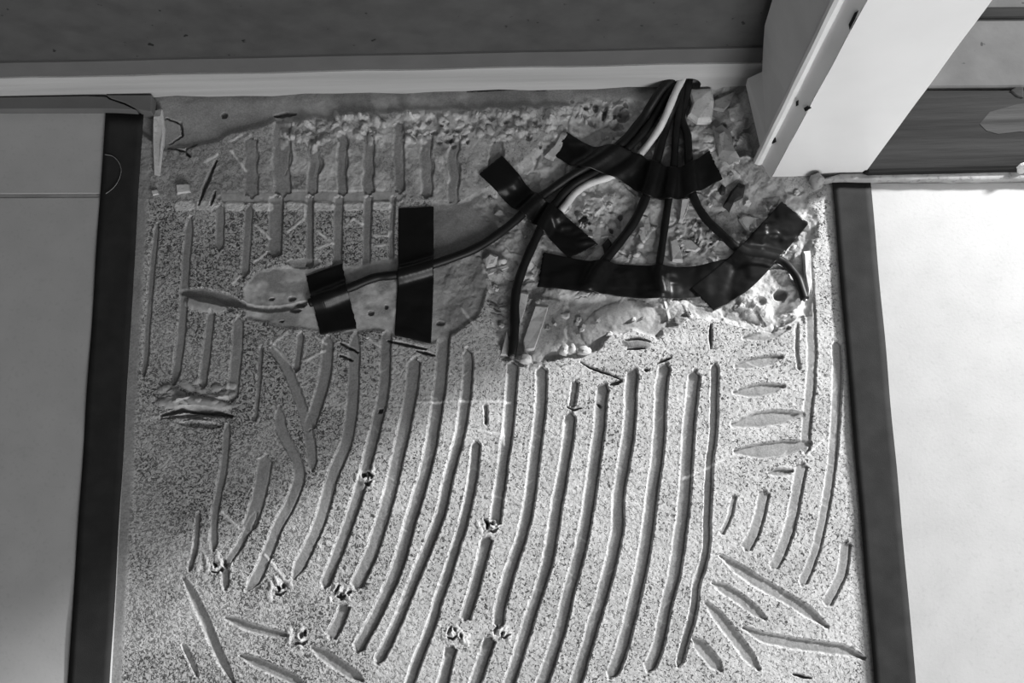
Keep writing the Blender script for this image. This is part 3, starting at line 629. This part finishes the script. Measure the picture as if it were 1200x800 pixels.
# ------------------------------------------------------------------ rubble, slivers, flakes
def chip(name, px, thick, m, label, cat, group=None, tilt=0, inset=.8, seed=0, sink=.0004):
    rr = random.Random(seed + int(px[0][0] * 7)); pts = [P(u, v, .0) for u, v in px]; x = np.array([p.x for p in pts]); y = np.array([p.y for p in pts]); zb = float(np.mean(bedz(x, y))) - sink
    cx, cy = x.mean(), y.mean(); t = thick * .001
    bot = [Vector((a, b, zb - .001)) for a, b in zip(x, y)]; mid = [Vector((a, b, zb + t * .6 + rr.uniform(-.15, .15) * t + tilt * (b - cy))) for a, b in zip(x, y)]
    top = [Vector((cx + (a - cx) * inset, cy + (b - cy) * inset, zb + t + rr.uniform(-.2, .2) * t + tilt * (b - cy))) for a, b in zip(x, y)]
    n = len(px); vs = bot + mid + top; fs = [list(range(n))[::-1], list(range(2 * n, 3 * n))]
    for k in (0, 1): fs += [[k * n + i, k * n + (i + 1) % n, (k + 1) * n + (i + 1) % n, (k + 1) * n + i] for i in range(n)]
    return tag(build(name, vs, fs, m), label, cat, group)
chip('plaster_block', [(807, 105), (834, 104), (837, 118), (834, 142), (817, 144), (806, 136), (811, 122)], 7, 'plaster', 'pale plaster block beside the cables at the wall hole', 'plaster')
chip('mortar_flake', [(836, 115), (862, 104), (857, 120), (849, 127), (837, 125)], 3, 'mortar', 'thin grey flake between the plaster block and the door jamb', 'mortar')
chip('mortar_lump', [(836, 152), (846, 146), (857, 154), (860, 172), (868, 186), (856, 192), (842, 182)], 6, 'mortar', 'rough mortar lump beside the right end of the wavy tape', 'mortar', inset=.6)
chip('dark_stone', [(847, 241), (857, 223), (866, 213), (874, 216), (872, 229), (861, 235), (856, 246)], 4, 'dark', 'elongated charcoal stone between the wavy tape and shiny tape', 'stone', inset=.65)
chip('dark_stone', [(842, 222), (846, 215), (851, 219), (850, 226), (845, 227)], 3, 'dark', 'tiny charcoal stone next to the wavy tape end', 'stone', inset=.6)
chip('plaster_flake', [(867, 254), (872, 249), (880, 251), (891, 253), (885, 259), (880, 262), (879, 271), (874, 265)], 2, 'plaster', 'jagged white flake above the shiny slanting tape', 'plaster')
chip('plaster_flake', [(785, 279), (793, 276), (799, 292), (801, 305), (788, 305)], 3, 'plaster', 'pale plaster wedge on the upper edge of the horizontal tape', 'plaster')
chip('plaster_flake', [(797, 277), (811, 279), (822, 289), (817, 293), (805, 291)], 3, 'plaster', 'pale diamond-shaped plaster flake in the trench beside the slanting cable', 'plaster')
chip('mortar_stick', [(796, 258), (799, 231), (809, 229), (805, 248), (800, 260)], 4, 'plaster', 'pale stick of plaster poking out below the wavy tape', 'plaster')
chip('plaster_flake', [(764, 175), (771, 174), (773, 187), (767, 190)], 4, 'plaster', 'small white plaster bit above the wavy tape between cables', 'plaster')
chip('plaster_flake', [(942, 294), (950, 293), (952, 330), (948, 346), (944, 322)], 4, 'plaster', 'upright pale plaster sliver beside the end of the right-hand cable', 'plaster')
chip('plaster_sliver', [(628, 356), (643, 357), (638, 375), (626, 409), (614, 410), (613, 398), (621, 375)], 3, 'plaster', 'long flat pale sliver beside the end of the bending cable', 'plaster', inset=.92)
chip('plaster_sliver', [(610, 339), (620, 341), (616, 359), (609, 380), (607, 362)], 2.5, 'plaster', 'narrow pale sliver close beside the bending cable', 'plaster', inset=.85)
chip('plaster_sliver', [(594, 385), (597, 401), (599, 416), (586, 416)], 2.5, 'plaster', 'pointed pale sliver at the tip of the bending cable', 'plaster', inset=.85)
chip('plaster_flake', [(659, 153), (665, 155), (656, 178), (648, 187), (638, 182), (650, 170)], 3, 'plaster', 'white plaster flake touching the pointed left end of the wavy tape', 'plaster')
chip('filler_smear', [(180, 130), (190, 128), (193, 150), (191, 175), (188, 206), (181, 206), (179, 170)], 4, 'plaster', 'upright white filler smear beside the black tape near the wall', 'filler', inset=.75)
chip('plaster_flake', [(207, 218), (222, 217), (224, 226), (208, 228)], 3, 'plaster', 'small white rectangular plaster chip near the smooth bar', 'plaster', inset=.85)
chip('plaster_flake', [(178, 225), (185, 223), (187, 228), (180, 230)], 2, 'plaster', 'tiny white plaster chip below the upright filler smear', 'plaster')
chip('plaster_flake', [(566, 303), (574, 296), (584, 300), (580, 311), (570, 313)], 4, 'plaster', 'angular pale chip below the long cable near the bending cable', 'plaster', inset=.65)
chip('plaster_splinter', [(569, 317), (594, 309), (596, 312), (572, 321)], 2, 'plaster', 'thin pale splinter left of the bending cable', 'plaster', inset=.9)
chip('plaster_splinter', [(777, 346), (780, 346), (787, 371), (784, 373)], 2, 'plaster', 'thin pale splinter sticking out under the horizontal tape', 'plaster', inset=.9)
chip('plaster_splinter', [(749, 264), (756, 263), (757, 282), (751, 284)], 3, 'plaster', 'stubby pale splinter between the two steep cables', 'plaster', inset=.8)
chip('dark_stone', [(706, 286), (713, 278), (717, 284), (716, 295), (709, 298)], 4, 'dark', 'charcoal stone beside the plaster-smeared cable', 'stone', inset=.6)
chip('dark_stone', [(678, 257), (684, 253), (690, 256), (688, 261), (681, 262)], 2.5, 'dark', 'charcoal stone in the pale mortar below the white cable', 'stone', inset=.6)
tag(blob('pebble', 661, 410, .0, 7, 7, .003, 'plaster', 1), 'white round pebble at the lower rim of the trench, outermost of three', 'stone')
tag(blob('pebble', 671, 408, .0, 4.5, 6, .0028, 'plaster', 2), 'small white pebble between two larger ones at the trench rim', 'stone')
tag(blob('pebble', 684, 411, .0, 9, 6, .0028, 'plaster', 3), 'wide white pebble at the lower rim of the trench', 'stone')
tag(blob('plaster_crumb', 616, 421, .0, 8, 6, .003, 'plaster', 4), 'rounded plaster crumb below the long flat sliver', 'plaster')
tag(blob('plaster_crumb', 750, 287, -.002, 5, 5, .0028, 'plaster', 8), 'round white crumb below the stubby splinter', 'plaster')
tag(blob('plaster_crumb', 746, 298, -.002, 5, 4, .0028, 'plaster', 9), 'round white crumb touching the horizontal tape', 'plaster')
tag(blob('plaster_crumb', 589, 306, -.001, 5, 4, .0025, 'plaster', 10), 'round pale crumb beside the thin splinter by the bending cable', 'plaster')
# loose crumbs lying in the trench
rr = random.Random(5); spots = []
while len(spots) < 60:
    u, v = rr.uniform(575, 945), rr.uniform(120, 395)
    if not poly_in(TR, np.array([u]), np.array([v]))[0]: continue
    p = P(u, v)
    if any(np.min(np.hypot(c[:, 0] - p.x, c[:, 1] - p.y)) < r + .004 for c, r in CABLES) or any(np.min(np.hypot(x - p.x, y - p.y)) < .005 for x, y, z in TAPES): continue
    spots.append((u, v))
for i, (u, v) in enumerate(spots):
    n = rr.choice((5, 6, 7)); ra = rr.uniform(2.2, 6.5); a0 = rr.uniform(0, 6)
    px = [(u + ra * rr.uniform(.6, 1.1) * math.cos(a0 + math.tau * k / n), v + ra * rr.uniform(.5, 1) * math.sin(a0 + math.tau * k / n)) for k in range(n)]
    mm = 'plaster' if i % 5 < 2 else 'mortar'
    chip('mortar_crumb', px, rr.uniform(1.5, 3.5), mm, 'small loose white plaster crumb in the cable trench' if mm == 'plaster' else 'small loose grey mortar crumb in the cable trench', 'crumb', 'white crumbs in the trench' if mm == 'plaster' else 'grey crumbs in the trench', inset=.6, seed=i)
# fibre on the left tape
q = catmull([(123, 181), (132, 183), (139, 190), (142, 200), (139, 211), (133, 220), (124, 227)], 8); vs = []; fs = []
for i, (u, v) in enumerate(q):
    p = P(u, v, TZ + .0017)
    t = Vector((*(P(*q[min(i + 1, len(q) - 1)]) - P(*q[max(i - 1, 0)])).xy, 0)).normalized(); sv = Vector((-t.y, t.x, 0))
    for j in range(5): a = math.tau * j / 5; vs.append(p + (sv * math.cos(a) + Vector((0, 0, 1)) * math.sin(a)) * .00022)
for i in range(len(q) - 1):
    for j in range(5): fs.append([i * 5 + j, i * 5 + (j + 1) % 5, i * 5 + 5 + (j + 1) % 5, i * 5 + 5 + j])
tag(build('fibre', vs, fs, 'fibre', None, True), 'thin curled pale fibre lying on the black edge tape near the grout line', 'fibre')
